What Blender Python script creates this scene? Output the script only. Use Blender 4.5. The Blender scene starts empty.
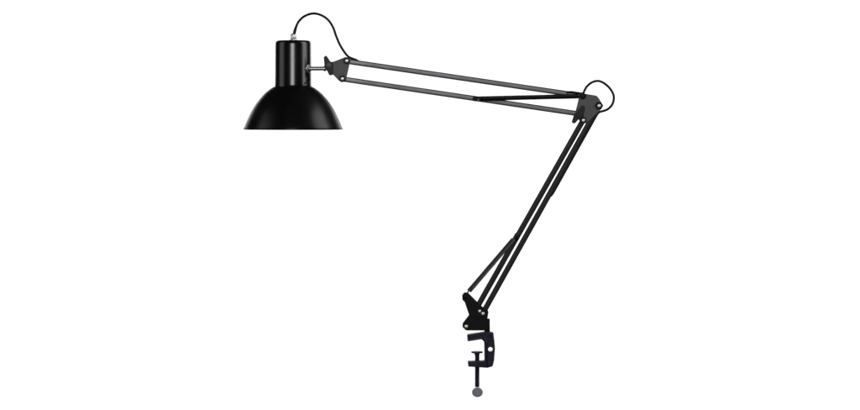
import bpy, bmesh, math
from mathutils import Vector, Matrix

S = 0.00165            # metres per photo unit (the shade is about 16 cm across)
EYE = 106.0            # the lens stands just above the shade's rim
Z0 = 1.25              # height of that level above the studio floor
D = 5.0                # camera distance
scene = bpy.context.scene
col = scene.collection


def V(x, y, d=0.0):
    """layout units -> metres; d is depth away from the camera"""
    return Vector(((x - 430.0) * S, d * S, Z0 + (EYE - y) * S))


# ------------------------------------------------------------------ materials
def principled(name, base, rough, metallic=0.0, coat=0.0, coat_rough=0.1, ior=1.5,
               grain=0.0, grain_scale=900.0, var=0.15, smudge=0.06, rand_scale=25.0, spec=0.5):
    m = bpy.data.materials.new(name)
    m.use_nodes = True
    nt = m.node_tree
    b = nt.nodes['Principled BSDF']
    b.inputs['Metallic'].default_value = metallic
    b.inputs['IOR'].default_value = ior
    b.inputs['Specular IOR Level'].default_value = spec
    b.inputs['Coat Weight'].default_value = coat
    b.inputs['Coat Roughness'].default_value = coat_rough
    tc = nt.nodes.new('ShaderNodeTexCoord')
    n1 = nt.nodes.new('ShaderNodeTexNoise')
    n1.inputs['Scale'].default_value = rand_scale
    n1.inputs['Detail'].default_value = 6.0
    nt.links.new(tc.outputs['Object'], n1.inputs['Vector'])
    mr = nt.nodes.new('ShaderNodeMapRange')
    mr.inputs['From Min'].default_value = 0.3
    mr.inputs['From Max'].default_value = 0.7
    mr.inputs['To Min'].default_value = max(0.02, rough - smudge)
    mr.inputs['To Max'].default_value = rough + smudge
    nt.links.new(n1.outputs['Fac'], mr.inputs['Value'])
    nt.links.new(mr.outputs['Result'], b.inputs['Roughness'])
    mix = nt.nodes.new('ShaderNodeMix')
    mix.data_type = 'RGBA'
    mix.inputs[6].default_value = [c * (1 - var) for c in base] + [1]
    mix.inputs[7].default_value = [c * (1 + var) for c in base] + [1]
    nt.links.new(n1.outputs['Fac'], mix.inputs[0])
    nt.links.new(mix.outputs[2], b.inputs['Base Color'])
    if grain > 0:
        n2 = nt.nodes.new('ShaderNodeTexNoise')
        n2.inputs['Scale'].default_value = grain_scale
        n2.inputs['Detail'].default_value = 3.0
        nt.links.new(tc.outputs['Object'], n2.inputs['Vector'])
        bp = nt.nodes.new('ShaderNodeBump')
        bp.inputs['Strength'].default_value = grain
        bp.inputs['Distance'].default_value = 0.0004
        nt.links.new(n2.outputs['Fac'], bp.inputs['Height'])
        nt.links.new(bp.outputs['Normal'], b.inputs['Normal'])
    return m


M_SHADE = principled('black_enamel_satin', (0.003, 0.003, 0.0033), 0.31, grain=0.03, grain_scale=500, spec=0.5, ior=1.34)
M_HOUSE = principled('black_enamel_gloss', (0.003, 0.003, 0.0032), 0.22, grain=0.012, grain_scale=300, spec=0.5, smudge=0.025)
M_INNER = principled('white_enamel', (0.75, 0.74, 0.72), 0.45)
M_ARM_LIT = principled('arm_tube_lit', (0.108, 0.106, 0.113), 0.44, metallic=0.75, grain=0.10, grain_scale=1500, spec=0.2)  # upper tubes: the brighter light near the top is put into the colour
M_ARM_SHADED = principled('arm_tube_shaded', (0.020, 0.020, 0.021), 0.40, grain=0.08, grain_scale=1500, spec=0.1)  # lower tubes toned darker; the light's fall-off downwards is in the colour
M_PLATE = principled('powder_coat_lit', (0.097, 0.097, 0.101), 0.5, grain=0.35, grain_scale=1400, spec=0.2)  # upper plates, colour lightened to carry the brighter light near the top
M_PLATEDK = principled('powder_coat_shaded', (0.005, 0.005, 0.005), 0.45, grain=0.25, grain_scale=1400, spec=0.08)  # base plates, colour darkened for the dimmer light low down
M_PLASTIC = principled('black_plastic', (0.005, 0.005, 0.005), 0.45, grain=0.1, spec=0.1)
M_KNOB = principled('dark_plastic', (0.016, 0.016, 0.017), 0.45, grain=0.15, spec=0.15)
M_CABLE = principled('black_cable_sheath', (0.008, 0.008, 0.008), 0.5, spec=0.12)
M_SPRING = principled('black_spring_steel', (0.004, 0.004, 0.004), 0.36, spec=0.15)
M_SPRING_SHEEN = principled('spring_steel_sheen', (0.085, 0.085, 0.085), 0.45, metallic=0.8, spec=0.3)  # lower spring greyed: sheen on black steel, put into the base colour
M_CHROME = principled('chrome', (0.62, 0.62, 0.64), 0.32, metallic=0.9, smudge=0.05)
M_STEEL = principled('turned_steel', (0.30, 0.30, 0.32), 0.34, metallic=0.9)
M_NICKEL = principled('nickel_screw', (0.66, 0.60, 0.54), 0.38, metallic=0.6)
M_CLAMP = principled('blue_black_cast_iron', (0.009, 0.005, 0.021), 0.27, grain=0.12, grain_scale=700, spec=0.26)
M_DISC = principled('worn_steel', (0.19, 0.185, 0.215), 0.45, metallic=0.3, grain=0.1)
M_BACK = principled('white_paper', (0.86, 0.86, 0.86), 0.9, var=0.01, ior=1.2)

# ------------------------------------------------------------------ mesh tools
ORIGIN = {}


def obj(name, bm, mats, parent=None, bevel=0.0, smooth=True, angle=35, segs=2):
    bmesh.ops.recalc_face_normals(bm, faces=bm.faces)
    lo = Vector([min(v.co[i] for v in bm.verts) for i in range(3)])
    hi = Vector([max(v.co[i] for v in bm.verts) for i in range(3)])
    c = (lo + hi) / 2
    bmesh.ops.translate(bm, verts=bm.verts, vec=-c)
    me = bpy.data.meshes.new(name)
    bm.to_mesh(me)
    bm.free()
    for m in (mats if isinstance(mats, (list, tuple)) else [mats]):
        me.materials.append(m)
    for p in me.polygons:
        p.use_smooth = smooth
    o = bpy.data.objects.new(name, me)
    col.objects.link(o)
    ORIGIN[o.name] = c.copy()
    if parent is not None:
        o.parent = parent
        o.location = c - ORIGIN[parent.name]
    else:
        o.location = c
    if bevel > 0:
        b = o.modifiers.new('edge_round', 'BEVEL')
        b.width = bevel * S
        b.segments = segs
        b.limit_method = 'ANGLE'
        b.angle_limit = math.radians(angle)
        b.harden_normals = True
    elif smooth:
        me.set_sharp_from_angle(angle=math.radians(40))
    return o


def fillet(pts, n=6):
    """pts: (x, y, r) polygon with a rounded corner of radius r at each point"""
    out = []
    N = len(pts)
    for i in range(N):
        p = Vector(pts[i][:2]); a = Vector(pts[i - 1][:2]); b = Vector(pts[(i + 1) % N][:2])
        r = pts[i][2] if len(pts[i]) > 2 else 0
        da, db = (a - p), (b - p)
        la, lb = da.length, db.length
        da.normalize(); db.normalize()
        ang = math.acos(max(-1, min(1, da.dot(db))))
        if r <= 0 or ang > 3.1:
            out.append(p); continue
        t = min(r / math.tan(ang / 2), la * 0.48, lb * 0.48)
        r = t * math.tan(ang / 2)
        c = p + (da + db).normalized() * (r / math.sin(ang / 2))
        s, e = p + da * t - c, p + db * t - c
        a0 = math.atan2(s.y, s.x); a1 = math.atan2(e.y, e.x)
        d = (a1 - a0 + math.pi) % (2 * math.pi) - math.pi
        for k in range(n + 1):
            q = a0 + d * k / n
            out.append(c + Vector((math.cos(q), math.sin(q))) * r)
    return out


def circle(x, y, r, n=28):
    return [Vector((x + r * math.cos(2 * math.pi * k / n), y + r * math.sin(2 * math.pi * k / n))) for k in range(n)]


def add_prism(bm, outline, d0, d1, holes=()):
    """a flat plate with this outline (layout units) between depths d0 and d1"""
    loops = [outline] + list(holes)
    rings = []
    for d in (d0, d1):
        rr = [[bm.verts.new(V(p[0], p[1], d)) for p in lp] for lp in loops]
        rings.append(rr)
        if holes:
            es = []
            for r in rr:
                for i in range(len(r)):
                    es.append(bm.edges.new((r[i - 1], r[i])))
            bmesh.ops.triangle_fill(bm, edges=es, use_beauty=True, use_dissolve=False)
        else:
            bm.faces.new(rr[0])
    for r0, r1 in zip(*rings):
        for i in range(len(r0)):
            bm.faces.new((r0[i - 1], r0[i], r1[i], r1[i - 1]))


def frame_for(axis):
    a = axis.normalized()
    u = Vector((0, 1, 0)) if abs(a.y) < 0.9 else Vector((1, 0, 0))
    u = (u - a * u.dot(a)).normalized()
    return a, u, a.cross(u)


def add_lathe(bm, profile, origin, axis, n=32, mat=0, closed=False):
    """profile: (radius, distance along axis) in layout units"""
    a, u, w = frame_for(axis)
    rings = []
    for r, t in profile:
        c = origin + a * t * S
        if r < 1e-6:
            rings.append([bm.verts.new(c)])
        else:
            rings.append([bm.verts.new(c + (u * math.cos(q) + w * math.sin(q)) * r * S)
                          for q in (2 * math.pi * k / n for k in range(n))])
    pairs = list(zip(rings, rings[1:]))
    if closed:
        pairs.append((rings[-1], rings[0]))
    for r0, r1 in pairs:
        for k in range(n):
            k1 = (k + 1) % n
            if len(r0) == 1 and len(r1) == 1:
                continue
            if len(r0) == 1:
                f = bm.faces.new((r0[0], r1[k], r1[k1]))
            elif len(r1) == 1:
                f = bm.faces.new((r0[k], r0[k1], r1[0]))
            else:
                f = bm.faces.new((r0[k], r0[k1], r1[k1], r1[k]))
            f.material_index = mat
    return rings


def spline(pts, per=8):
    P = [Vector(p) for p in pts]
    P = [P[0] * 2 - P[1]] + P + [P[-1] * 2 - P[-2]]
    out = []
    for i in range(1, len(P) - 2):
        for k in range(per):
            t = k / per
            p0, p1, p2, p3 = P[i - 1], P[i], P[i + 1], P[i + 2]
            out.append(0.5 * ((2 * p1) + (p2 - p0) * t + (2 * p0 - 5 * p1 + 4 * p2 - p3) * t * t
                              + (3 * p1 - p0 - 3 * p2 + p3) * t ** 3))
    out.append(P[-2])
    return out


def add_tube(bm, path, radius, n=10):
    """path in metres; radius a number or a list, in layout units"""
    prev = None
    rings = []
    for i, p in enumerate(path):
        t = (path[min(i + 1, len(path) - 1)] - path[max(i - 1, 0)]).normalized()
        if prev is None:
            _, u, _ = frame_for(t)
        else:
            u = (prev - t * prev.dot(t)).normalized()
        prev = u
        w = t.cross(u)
        r = (radius[i] if isinstance(radius, list) else radius) * S
        rings.append([bm.verts.new(p + (u * math.cos(q) + w * math.sin(q)) * r)
                      for q in (2 * math.pi * k / n for k in range(n))])
    for r0, r1 in zip(rings, rings[1:]):
        for k in range(n):
            bm.faces.new((r0[k], r0[(k + 1) % n], r1[(k + 1) % n], r1[k]))
    bm.faces.new(rings[0][::-1]); bm.faces.new(rings[-1])


def add_bar(bm, a, b, half, depth=0.0, hd=None, ext=0.0):
    """a square tube from a to b (layout units) with rounded long edges"""
    hd = hd or half
    A, B = V(a[0], a[1], depth), V(b[0], b[1], depth)
    t = (B - A).normalized()
    A -= t * ext * S; B += t * ext * S
    u = Vector((0, 1, 0)); w = t.cross(u).normalized()
    r = half * 0.52
    prof = fillet([(-half, -hd, r), (half, -hd, r), (half, hd, r), (-half, hd, r)], n=5)
    r0 = [bm.verts.new(A + (w * p.x + u * p.y) * S) for p in prof]
    r1 = [bm.verts.new(B + (w * p.x + u * p.y) * S) for p in prof]
    N = len(prof)
    for k in range(N):
        bm.faces.new((r0[k - 1], r0[k], r1[k], r1[k - 1]))
    # the open tube ends: a lip and a recessed plug
    for ring, c, s in ((r0, A, 1), (r1, B, -1)):
        inn = [bm.verts.new(c + (v.co - c) * 0.78) for v in ring]
        dp = [bm.verts.new(v.co + t * s * 0.8 * S) for v in inn]
        for k in range(N):
            bm.faces.new((ring[k - 1], ring[k], inn[k], inn[k - 1]))
            bm.faces.new((inn[k - 1], inn[k], dp[k], dp[k - 1]))
        bm.faces.new(dp)


FRONT = Vector((0, -1, 0))


def screw(parent, x, y, d, r=1.7, washer=3.2, hexw=False):
    """a pan-head cross screw through the plates: black washer outside, pale head, nut at the back"""
    bm = bmesh.new()
    o = V(x, y, d)
    add_lathe(bm, [(0, 0.9), (r * 0.5, 0.9), (r * 0.8, 0.75), (r, 0.35), (r, 0), (r * .5, -1.0), (0, -1.0)][::-1], o, FRONT, 20)
    head = obj('screw', bm, M_NICKEL, parent)
    return head


def add_washer(bm, x, y, d, r, hole, n=24, th=0.7):
    add_lathe(bm, [(hole, 0), (r, 0), (r, th * .6), (r - .3, th), (hole, th)], V(x, y, d), FRONT, n, closed=True)


# ------------------------------------------------------------------ the lamp
lamp = bpy.data.objects.new('desk_lamp', None)
col.objects.link(lamp)
lamp.location = V(489, 367, 0)
lamp.empty_display_size = 0.05
ORIGIN[lamp.name] = lamp.location.copy()
lamp['label'] = 'black clamp-on desk lamp with domed shade, sprung jointed arms and looping cable'
lamp['category'] = 'desk lamp'

UP = Vector((0, 0, 1))
HD = 10.0                      # the shade hangs a little behind the arm's plane
CX = 292.7

# --- shade
bm = bmesh.new()
outer = [(18.2, 86.3), (20.6, 87.4), (24.2, 89.8), (28.2, 93.1), (32.4, 97.5), (36.4, 102.5), (39.8, 107.6),
         (42.6, 112.6), (45.2, 118.0), (47.3, 122.8), (48.7, 126.4), (49.2, 127.9)]
sm = [Vector((p[0], p[1], 0)) for p in outer]
sm = spline(sm, 5)
prof = [(p.x, -p.y) for p in sm]
o0 = V(CX, 0, HD)
add_lathe(bm, prof, o0, UP, 96)
lip = [(49.2, -127.9), (49.6, -127.8), (50.0, -128.1), (50.15, -128.65), (50.0, -129.3), (49.5, -129.75), (48.9, -129.75), (48.4, -129.3), (48.2, -128.7), (48.25, -128.2)]
add_lathe(bm, lip, o0, UP, 96)
inner = [(p[0] - 0.9, -(p[1] + 0.35)) for p in outer[::-1]]
inner[0] = (48.25, -128.2)
add_lathe(bm, inner, o0, UP, 96, mat=1)
bmesh.ops.remove_doubles(bm, verts=bm.verts, dist=1e-6)
shade = obj('lamp_shade', bm, [M_SHADE, M_INNER], lamp)

# --- socket housing: a pressed can with rolled shoulder
bm = bmesh.new()
hp = [(0, -40.2), (14.2, -40.2), (15.9, -40.5), (17.1, -41.2), (17.85, -42.4), (18.1, -44.0), (18.35, -84.5),
      (18.55, -86.2), (18.2, -87.0), (16, -87.2), (0, -87.2)]
add_lathe(bm, hp, o0, UP, 80)
house = obj('socket_housing', bm, M_HOUSE, lamp)
house.data.set_sharp_from_angle(angle=math.radians(60))


def on_can(phi, y, r=18.25):
    """a point on the housing, phi degrees round from its right side towards the camera"""
    q = math.radians(phi)
    return V(CX, y, HD) + Vector((math.cos(q), -math.sin(q), 0)) * r * S, Vector((math.cos(q), -math.sin(q), 0))


bm = bmesh.new()
p, nrm = on_can(49, 83.4)
add_lathe(bm, [(0, 0.45), (.6, .4), (1.0, 0.1), (1.0, -.4), (0, -.4)], p, nrm, 16)
obj('rivet', bm, M_PLASTIC, house)

# cable gland on top
bm = bmesh.new()
g = V(293.0, 40.2, HD)
add_lathe(bm, [(0, -0.4), (4.3, -0.4), (4.3, .3), (3.9, .6), (2.9, .7), (2.7, 1.4)], g, UP, 24)
add_lathe(bm, [(2.6, 1.3), (3.3, 1.5), (3.55, 2.1), (3.5, 4.2), (3.0, 4.9)], g, UP, 6)
add_lathe(bm, [(2.9, 4.7), (2.9, 5.4), (2.5, 6.3), (1.6, 6.9), (0, 6.9)], g, UP, 24)
obj('cable_gland', bm, M_CHROME, house)

# swivel stud between the housing and the head bracket
pr, nr = on_can(32, 68.7)
bm = bmesh.new()
add_lathe(bm, [(0, -.8), (4.7, -.8), (4.8, .1), (4.4, .8), (3.6, 1.2), (3.0, 1.3), (2.8, 2.1), (2.2, 2.4), (2.0, 3)], pr, nr, 32)
ros = obj('swivel_stud', bm, M_STEEL, lamp)
bm = bmesh.new()
end = V(325.6, 68.6, -1.0)
ax = end - (pr + nr * 1.0 * S)
L = ax.length / S
add_lathe(bm, [(0, 0), (2.0, 0), (2.0, L - 2.2), (2.3, L - 2.0), (2.3, L - 1.4), (2.9, L - 1.3), (2.9, L - .2), (2.3, L + .3), (0, L + 3)],
          pr + nr * 1.0 * S, ax, 24)
obj('swivel_rod', bm, M_STEEL, ros)

# --- upper arm: two parallel square tubes
TA, TB = (346.8, 61.4), (583.4, 96.0)
BA, BB = (342.6, 79.1), (579.2, 113.9)
top_bar = None
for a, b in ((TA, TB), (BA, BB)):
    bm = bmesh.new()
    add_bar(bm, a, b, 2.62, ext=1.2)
    o = obj('arm_bar', bm, M_ARM_LIT, lamp)
    o['label'] = 'square tube of the upper arm, coloured as if brighter lit'
    if top_bar is None:
        top_bar = o
    else:
        low_bar = o

# --- lower arm
LA, LB = (583.1, 120.3), (466.4, 326.2)
RA, RB = (598.8, 105.8), (483.2, 312.5)
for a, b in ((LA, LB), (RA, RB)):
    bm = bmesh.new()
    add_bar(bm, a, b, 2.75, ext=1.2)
    o = obj('arm_bar', bm, M_ARM_SHADED, lamp)
    o['label'] = 'square tube of the lower arm, coloured as if dimmer lit'
    if a is LA:
        left_low = o


# --- plates come in pairs with spacers between them
def bracket(name, outline, mat, lobes, parent, d=3.3, th=0.9, wash_r=3.4, spacer=()):
    bm = bmesh.new()
    add_prism(bm, outline, -d - th, -d)
    add_prism(bm, outline, d, d + th)
    for x, y, r in lobes:                       # pivot pins joining the two plates
        add_lathe(bm, [(0, -d), (1.3, -d), (1.3, d), (0, d)], V(x, y, 0), FRONT, 16)
    for pts in spacer:
        add_prism(bm, pts, -d + .02, d - .02)
    o = obj(name, bm, mat, parent, bevel=0.28)
    for x, y, r in lobes:
        b2 = bmesh.new()
        add_washer(b2, x, y, -d - th, wash_r + r, 1.2, 6 if r > 0 else 28, 0.8)
        add_washer(b2, x, y, d + th + .8, wash_r, 1.2, 6, 0.8)
        w = obj('washer', b2, M_PLASTIC, o)
        screw(o, x, y, -d - th - .55, 1.75)
    return o


# --- head bracket
head_out = fillet([(332.4, 62.2, 0.8), (345.2, 57.2, 2.5), (351.0, 57.9, 3.0), (349.4, 64.5, 2), (346.0, 80.0, 2.6),
                   (341.9, 82.9, 2.6), (338.2, 80.0, 2.0), (333.2, 74.8, .8)])
head = bracket('head_bracket', head_out, M_PLATE, [(346.8, 60.9, 0), (342.5, 78.8, 0)], lamp)
# clamping block and wing nut of the swivel
bm = bmesh.new()
add_prism(bm, fillet([(327.5, 62.4, 1), (334.5, 61.6, .6), (335.2, 74.4, .6), (329.5, 75.4, 1.2), (326.4, 69.5, 1)]), -3.2, 3.2)
obj('swivel_block', bm, M_PLASTIC, head, bevel=0.35)
bm = bmesh.new()
wing = fillet([(323.9, 57.4, 1.2), (325.9, 55.4, 1.4), (327.6, 57.0, 1.0), (330.4, 61.6, 1.2), (333.2, 62.4, 1.0), (333.4, 73.6, 1.4),
               (331.2, 75.8, 1.4), (329.2, 75.0, 1.2), (327.4, 71.2, 1.5), (324.9, 68.2, .8)])
add_prism(bm, wing, -6.2, -3.6)
add_lathe(bm, [(0, 0), (2.6, 0), (2.6, 3), (0, 3)], V(328.7, 65.5, -1.2), FRONT, 24)
wn = obj('wing_nut', bm, M_KNOB, head, bevel=0.4)
bm = bmesh.new()
add_lathe(bm, [(0, 0), (2.6, 0), (2.5, .9), (1.9, 1.4), (0, 1.6)], V(328.8, 65.4, -6.1), FRONT, 24)
obj('stud_cap', bm, M_PLATE, wn)

# --- elbow bracket
elbow_out = fillet([(580.2, 93.0, 1.5), (596.6, 95.7, 3.5), (599.4, 99.4, 2), (602.0, 104.6, 1.5), (600.6, 109.6, 2.5), (587.6, 122.0, 1.5),
                    (583.6, 124.0, 2.6), (580.6, 122.2, 1.5), (574.9, 114.6, 1.0), (578.6, 99.5, 1.5)])
elbow = bracket('elbow_bracket', elbow_out, M_PLATE, [(598.8, 105.8, 1), (583.1, 120.3, 0)], lamp, wash_r=3.3)
bm = bmesh.new()
wing = fillet([(582.3, 104.8, 1.2), (584.6, 107.0, .8), (582.9, 117.2, 1.0), (578.6, 119.0, 1.5), (574.3, 123.8, 1.4), (571.2, 122.4, 1.4),
               (573.8, 114.4, 1.5)])
add_prism(bm, wing, -7.0, -4.3)
inset = fillet([(581.6, 108.6, .8), (582.6, 109.6, .6), (581.5, 115.6, .8), (577.0, 117.4, 1), (575.4, 116.4, .8)])
add_prism(bm, inset, -7.7, -6.9)
add_lathe(bm, [(0, 0), (2.2, 0), (2.2, 4), (0, 4)], V(578.9, 114.0, -2.2), FRONT, 24)
obj('wing_nut', bm, M_KNOB, elbow, bevel=0.4)

# --- base bracket: lower plates, the lever that holds the spring, and the spindle
base_out = fillet([(468.8, 315.4, 1.0), (474.0, 307.0, 1.0), (481.5, 306.6, 1.5), (488.6, 310.8, 2.0), (487.4, 318.0, .6), (487.0, 330.2, .8),
                   (466.0, 330.2, 3.2), (462.2, 326.6, 2.6), (462.8, 323.2, 2.0)])
base = bracket('base_bracket', base_out, M_PLATEDK, [(466.1, 326.0, 0), (482.9, 313.2, 0)], lamp, wash_r=2.9)
screw(base, 479.6, 310.7, -4.9, 1.6)
bm = bmesh.new()
lever = fillet([(462.2, 295.2, 2.5), (464.6, 292.2, 2.5), (468.2, 293.0, 1.8), (480.0, 304.8, .6), (486.5, 310.4, 2), (484.2, 317.0, 2), (474.0, 316.0, 2),
                (469.0, 314.6, 1.0), (464.6, 301.8, 1.0), (462.3, 299.4, 2.0)])
add_prism(bm, lever, -5.2, -4.35)
add_prism(bm, lever, 4.35, 5.2)
add_lathe(bm, [(0, -4.5), (1.2, -4.5), (1.2, 4.5), (0, 4.5)], V(465.2, 296.0, 0), FRONT, 16)
lev = obj('spring_lever', bm, M_PLATEDK, base, bevel=0.25)
bm = bmesh.new()
add_lathe(bm, [(0, 0), (2.2, 0), (2.2, .8), (1.7, 1.2), (0, 1.2)], V(465.2, 296.4, -5.2), FRONT, 20)
obj('pivot_pin', bm, M_PLASTIC, lev)
bm = bmesh.new()
add_prism(bm, fillet([(484.0, 318.6, .6), (489.8, 318.6, .8), (489.9, 330.5, .4), (484.0, 330.5, .4)]), -2.9, 2.9)
add_lathe(bm, [(0, -8), (2.9, -8), (2.9, 1), (0, 1)], V(487.2, 331.4, 0), UP, 24)
obj('spindle', bm, M_PLATEDK, base, bevel=0.3)


# --- tension springs: close coils with hooks
def spring(a, b, r, wire, pitch, mat, d, hooks, sag=0.0):
    A, B = V(a[0], a[1], d), V(b[0], b[1], d)
    t = (B - A); Ln = t.length; t.normalize()
    u = Vector((0, 1, 0)); w = t.cross(u)
    turns = int(Ln / (pitch * S))
    path = []
    st = 14
    for i in range(turns * st + 1):
        f = i / (turns * st)
        q = 2 * math.pi * i / st
        k = r - wire
        path.append(A + t * Ln * f + Vector((0, 0, -sag * S * 4 * f * (1 - f))) + (u * math.cos(q) + w * math.sin(q)) * k * S)
    bm = bmesh.new()
    add_tube(bm, path, wire, 6)
    o = obj('tension_spring', bm, mat, lamp)
    for pts in hooks:
        bm = bmesh.new()
        add_tube(bm, spline([V(*p) for p in pts], 6), wire * 1.05, 8)
        obj('spring_hook', bm, mat, o)
    return o


def ring(x, y, r, d, start, n=12, sweep=300):
    return [(x + r * math.cos(math.radians(start + sweep * k / n)), y + r * math.sin(math.radians(start + sweep * k / n)), d) for k in range(n + 1)]


d1 = -6.0
spring((479.0, 98.7), (578.4, 96.3), 2.5, 0.68, 1.18, M_SPRING, d1,
       [[(479.5, 98.0, d1)] + ring(475.0, 98.8, 1.9, d1 + .6, -50, sweep=-270),
        [(577.5, 96.3, d1)] + ring(582.5, 96.1, 1.8, d1 + .6, 200, sweep=300)])
# pins the upper spring hooks over, on the lower tube and on the elbow
bm = bmesh.new()
add_lathe(bm, [(0, 0), (2.6, 0), (2.6, .9), (1.2, 1.1), (1.2, 4.2), (2.1, 4.3), (2.0, 4.9), (0, 5.1)], V(475.0, 98.9, -2.3), FRONT, 20)
obj('spring_pin', bm, M_PLASTIC, low_bar)
bm = bmesh.new()
add_lathe(bm, [(0, 0), (3.3, 0), (3.3, .6), (1.2, .9), (1.2, 2.6), (2.2, 2.7), (2.0, 3.4), (0, 3.6)], V(582.6, 96.1, -4.2), FRONT, 20)
obj('spring_pin', bm, M_PLASTIC, elbow)

d2 = -4.2
spring((469.0, 290.8), (513.4, 239.0), 2.6, 0.68, 1.2, M_SPRING_SHEEN, d2,
       [[(469.6, 289.8, d2), (468.0, 291.6, d2)] + ring(466.2, 295.0, 2.3, d2, -60, sweep=290),
        [(512.6, 239.8, d2), (514.0, 238.2, d2)] + ring(516.2, 236.4, 1.8, d2, 150, sweep=290)])
bm = bmesh.new()
add_lathe(bm, [(0, 0), (2.5, 0), (2.5, .6), (1.2, .8), (1.2, 2.2), (2.1, 2.3), (1.9, 3.0), (0, 3.2)], V(516.6, 236.6, -2.6), FRONT, 20)
add_bar(bm, (514.8, 240.2), (518.0, 234.4), 3.0, hd=3.0)
obj('spring_collar', bm, M_PLASTIC, left_low)

# --- cables
hd = HD
c1 = [(293.4, 36, hd), (293.8, 33.6, hd), (294.9, 29.0, hd), (298.0, 21.8, hd - 1), (303.9, 16.2, hd - 2), (312.4, 13.4, hd - 4), (320.7, 15.0, hd - 6),
      (328.0, 19.9, hd - 7), (333.0, 27.4, 2), (336.0, 35.7, 1), (339.8, 44.6, 0), (344.6, 52.4, 0), (348.3, 56.6, 0), (352.0, 58.5, 0),
      (356.5, 60.3, 0), (361.0, 63.0, 0)]
bm = bmesh.new()
path = spline([V(*p) for p in c1], 10)
add_tube(bm, path, [1.55 if i < 18 else (1.55 - .35 * (i - 18) / 8 if i < 26 else 1.2) for i in range(len(path))], 12)
cab = obj('power_cable', bm, M_CABLE, lamp)
cab['label'] = 'black cable arching from the shade to the arm'
bm = bmesh.new()
c2 = [(566, 93.2, -1.5), (569, 92.3, -2.6), (572, 92.3, -3.5), (577, 93.0, -3.5), (581.2, 93.6, -3.0), (583.4, 92.8, -1.5), (584.5, 90.6, 0), (587.1, 86.3, 0), (592.0, 82.4, 0),
      (598.0, 81.0, 1), (603.9, 83.1, 2), (610.3, 88.8, 2), (613.9, 96.3, 2), (612.5, 104.2, 2), (607.5, 109.4, 1), (602.5, 111.2, 1), (599.0, 112.4, 0),
      (596.4, 115.6, 0), (590.9, 125.4, 0), (580.0, 144.9, 0), (565.0, 171.7, 0), (554.5, 190.5, 0), (551.6, 195.0, 0), (549.0, 197.0, 0)]
add_tube(bm, spline([V(*p) for p in c2], 10), 1.2, 12)
cab = obj('power_cable', bm, M_CABLE, lamp)
cab['label'] = 'black cable looping round the elbow joint'

# --- table clamp: a cast C frame with ribs
clamp_out = fillet([(467.0, 334.2, .6), (484.0, 331.5, 1.5), (493.2, 331.9, 1.2), (494.3, 340, 3), (495.0, 348.5, 4), (494.0, 360.5, 3), (492.6, 366.0, 2.4),
                    (487.4, 367.5, 1), (468.2, 366.2, .8), (467.6, 360.8, .6), (484.4, 360.2, 1.0), (484.1, 341.6, 2.2), (481.6, 338.9, 1.0),
                    (467.4, 340.6, .5)])
bm = bmesh.new()
add_prism(bm, clamp_out, -4.2, 4.2, holes=[circle(490.3, 348.9, 2.3, 24)])
# front and back flanges along the inner edge, and the hole boss
for s in (-1, 1):
    fl = fillet([(467.2, 334.6, .5), (484.0, 332.1, 1.0), (487.0, 332.4, .6), (487.1, 367.1, .8), (468.4, 365.9, .5), (467.8, 361.2, .5), (484.8, 360.6, .8),
                 (484.4, 341.2, 2), (481.6, 338.4, 1.0), (467.6, 340.2, .4)])
    d = sorted((s * 4.1, s * 7.6))
    add_prism(bm, fl, d[0], d[1])
    d = sorted((s * 4.1, s * 5.4))
    add_prism(bm, circle(490.3, 348.9, 4.0, 32), d[0], d[1], holes=[circle(490.3, 348.9, 2.3, 24)])
add_prism(bm, fillet([(487.2, 331.9, .4), (493.4, 332.2, 1.2), (494.0, 339.4, 1.2), (487.2, 340.2, .4)]), -6.8, 6.8, holes=[circle(490.3, 336.0, 1.7, 20)])
for s in (-1, 1):
    bead = [(467.9, 339.6), (474, 338.7), (480.6, 337.7), (483.6, 338.4), (485.3, 340.4), (486.0, 343.5), (486.1, 352), (486.2, 361), (486.2, 366)]  # bead added along the inner edge to catch a highlight line
    add_tube(bm, spline([V(x, y, s * 7.7) for x, y in bead], 6), 1.15, 20)
clamp = obj('clamp', bm, M_CLAMP, lamp, bevel=0.35)
bm = bmesh.new()
add_lathe(bm, [(0, -5), (1.6, -5), (1.6, 4.6), (0.8, 4.6), (.8, 3.4), (0, 3.4)], V(490.3, 336.0, 0), FRONT, 20)
obj('set_screw', bm, M_PLASTIC, clamp)

# clamp screw: threaded rod with pressure pad and thumb disc
bm = bmesh.new()
pr = [(0, -353.0)]
y = 353.2
while y < 387:
    pr += [(2.4, -y), (2.4, -(y + .3)), (2.05, -(y + .55)), (2.05, -(y + .75))]
    y += 1.0
pr += [(0, -y)]
add_lathe(bm, pr, V(477.2, 0, 0), UP, 24)
rod = obj('clamp_screw', bm, M_CLAMP, lamp)
rod.data.set_sharp_from_angle(angle=math.radians(70))
bm = bmesh.new()
add_lathe(bm, [(0, -351.3), (4.6, -351.1), (5.7, -351.3), (5.9, -352.2), (5.5, -352.9), (3.0, -353.1), (2.6, -353.3), (2.6, -355.0), (0, -355.0)], V(477.0, 0, 0), UP, 36)
obj('pressure_pad', bm, M_CLAMP, rod)
bm = bmesh.new()
dk = [Vector((477.4 + 5.4 * math.cos(q), 392.2 + 4.75 * math.sin(q))) for q in (2 * math.pi * k / 40 for k in range(40))]
dk2 = [Vector((477.4 + 4.3 * math.cos(q), 392.2 + 3.65 * math.sin(q))) for q in (2 * math.pi * k / 40 for k in range(40))]
add_prism(bm, dk, -1.6, 1.6)
add_prism(bm, dk2, -2.1, -1.5)
add_prism(bm, dk2, 1.5, 2.1)
obj('thumb_disc', bm, M_DISC, rod, bevel=0.4)

# ------------------------------------------------------------------ studio
bm = bmesh.new()
W, Y, H0, H1 = 4.6, 6.0, -1.4, 3.4
n = 24
xs = [-W + 2 * W * i / n for i in range(n + 1)]
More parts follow.
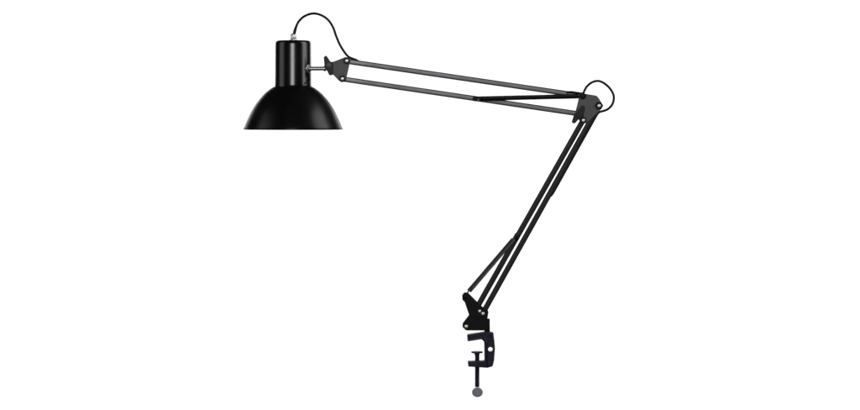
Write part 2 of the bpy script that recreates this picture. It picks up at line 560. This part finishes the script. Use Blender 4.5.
# a wide paper roll, gently curved round the subject
rows = []
for z in (H0, 1.0, H1):
    rows.append([bm.verts.new((x, Y - 0.012 * x * x, z)) for x in xs])
for r0, r1 in zip(rows, rows[1:]):
    for i in range(n):
        bm.faces.new((r0[i], r0[i + 1], r1[i + 1], r1[i]))
back = obj('backdrop', bm, M_BACK)
back['kind'] = 'structure'


def area(name, loc, target, sx, sy, power, color=(1, 1, 1), spread=180):
    l = bpy.data.lights.new(name, 'AREA')
    l.shape = 'RECTANGLE'
    l.size, l.size_y = sx, sy
    l.energy = power
    l.color = color
    l.spread = math.radians(spread)
    o = bpy.data.objects.new(name, l)
    col.objects.link(o)
    o.location = loc
    o.rotation_euler = (Vector(target) - Vector(loc)).to_track_quat('-Z', 'Y').to_euler()
    return o


# unseen lamps added to blow the backdrop paper out to white
for sx in (-1, 1):
    area('background_light', (sx * 3.2, 3.7, Z0 - 0.1), (sx * 1.0, 6.0, Z0 - 0.1), 0.8, 3.6, 175)
# a broad front softbox, one high on the right behind the shade, a small one on the left
area('front_softbox', (-0.35, -4.2, Z0 + 0.75), (-0.1, 0, Z0), 1.4, 1.5, 74)
area('side_softbox', (2.2, -0.3, Z0 + 0.95), (-0.2, 0, Z0), 1.6, 2.3, 42)
area('side_strip', (-2.6, -0.6, Z0 + 0.3), (-0.1, 0, Z0), 1.4, 2.9, 15)

w = bpy.data.worlds.new('World')
scene.world = w
w.use_nodes = True
w.node_tree.nodes['Background'].inputs[0].default_value = (1, 1, 1, 1)
w.node_tree.nodes['Background'].inputs[1].default_value = 0.02

cam = bpy.data.cameras.new('camera')
cam.sensor_width = 36
cam.lens = 36 * D / (860 * S)
cam.shift_y = (EYE - 205.0) / 860.0
cam.clip_end = 100
co = bpy.data.objects.new('camera', cam)
col.objects.link(co)
co.location = (0, -D, Z0)
co.rotation_euler = (math.radians(90), 0, 0)
scene.camera = co

vs = scene.view_settings
scene.display_settings.display_device = 'sRGB'
vs.view_transform = 'Standard'
vs.look = 'None'
vs.exposure = 0
vs.gamma = 1
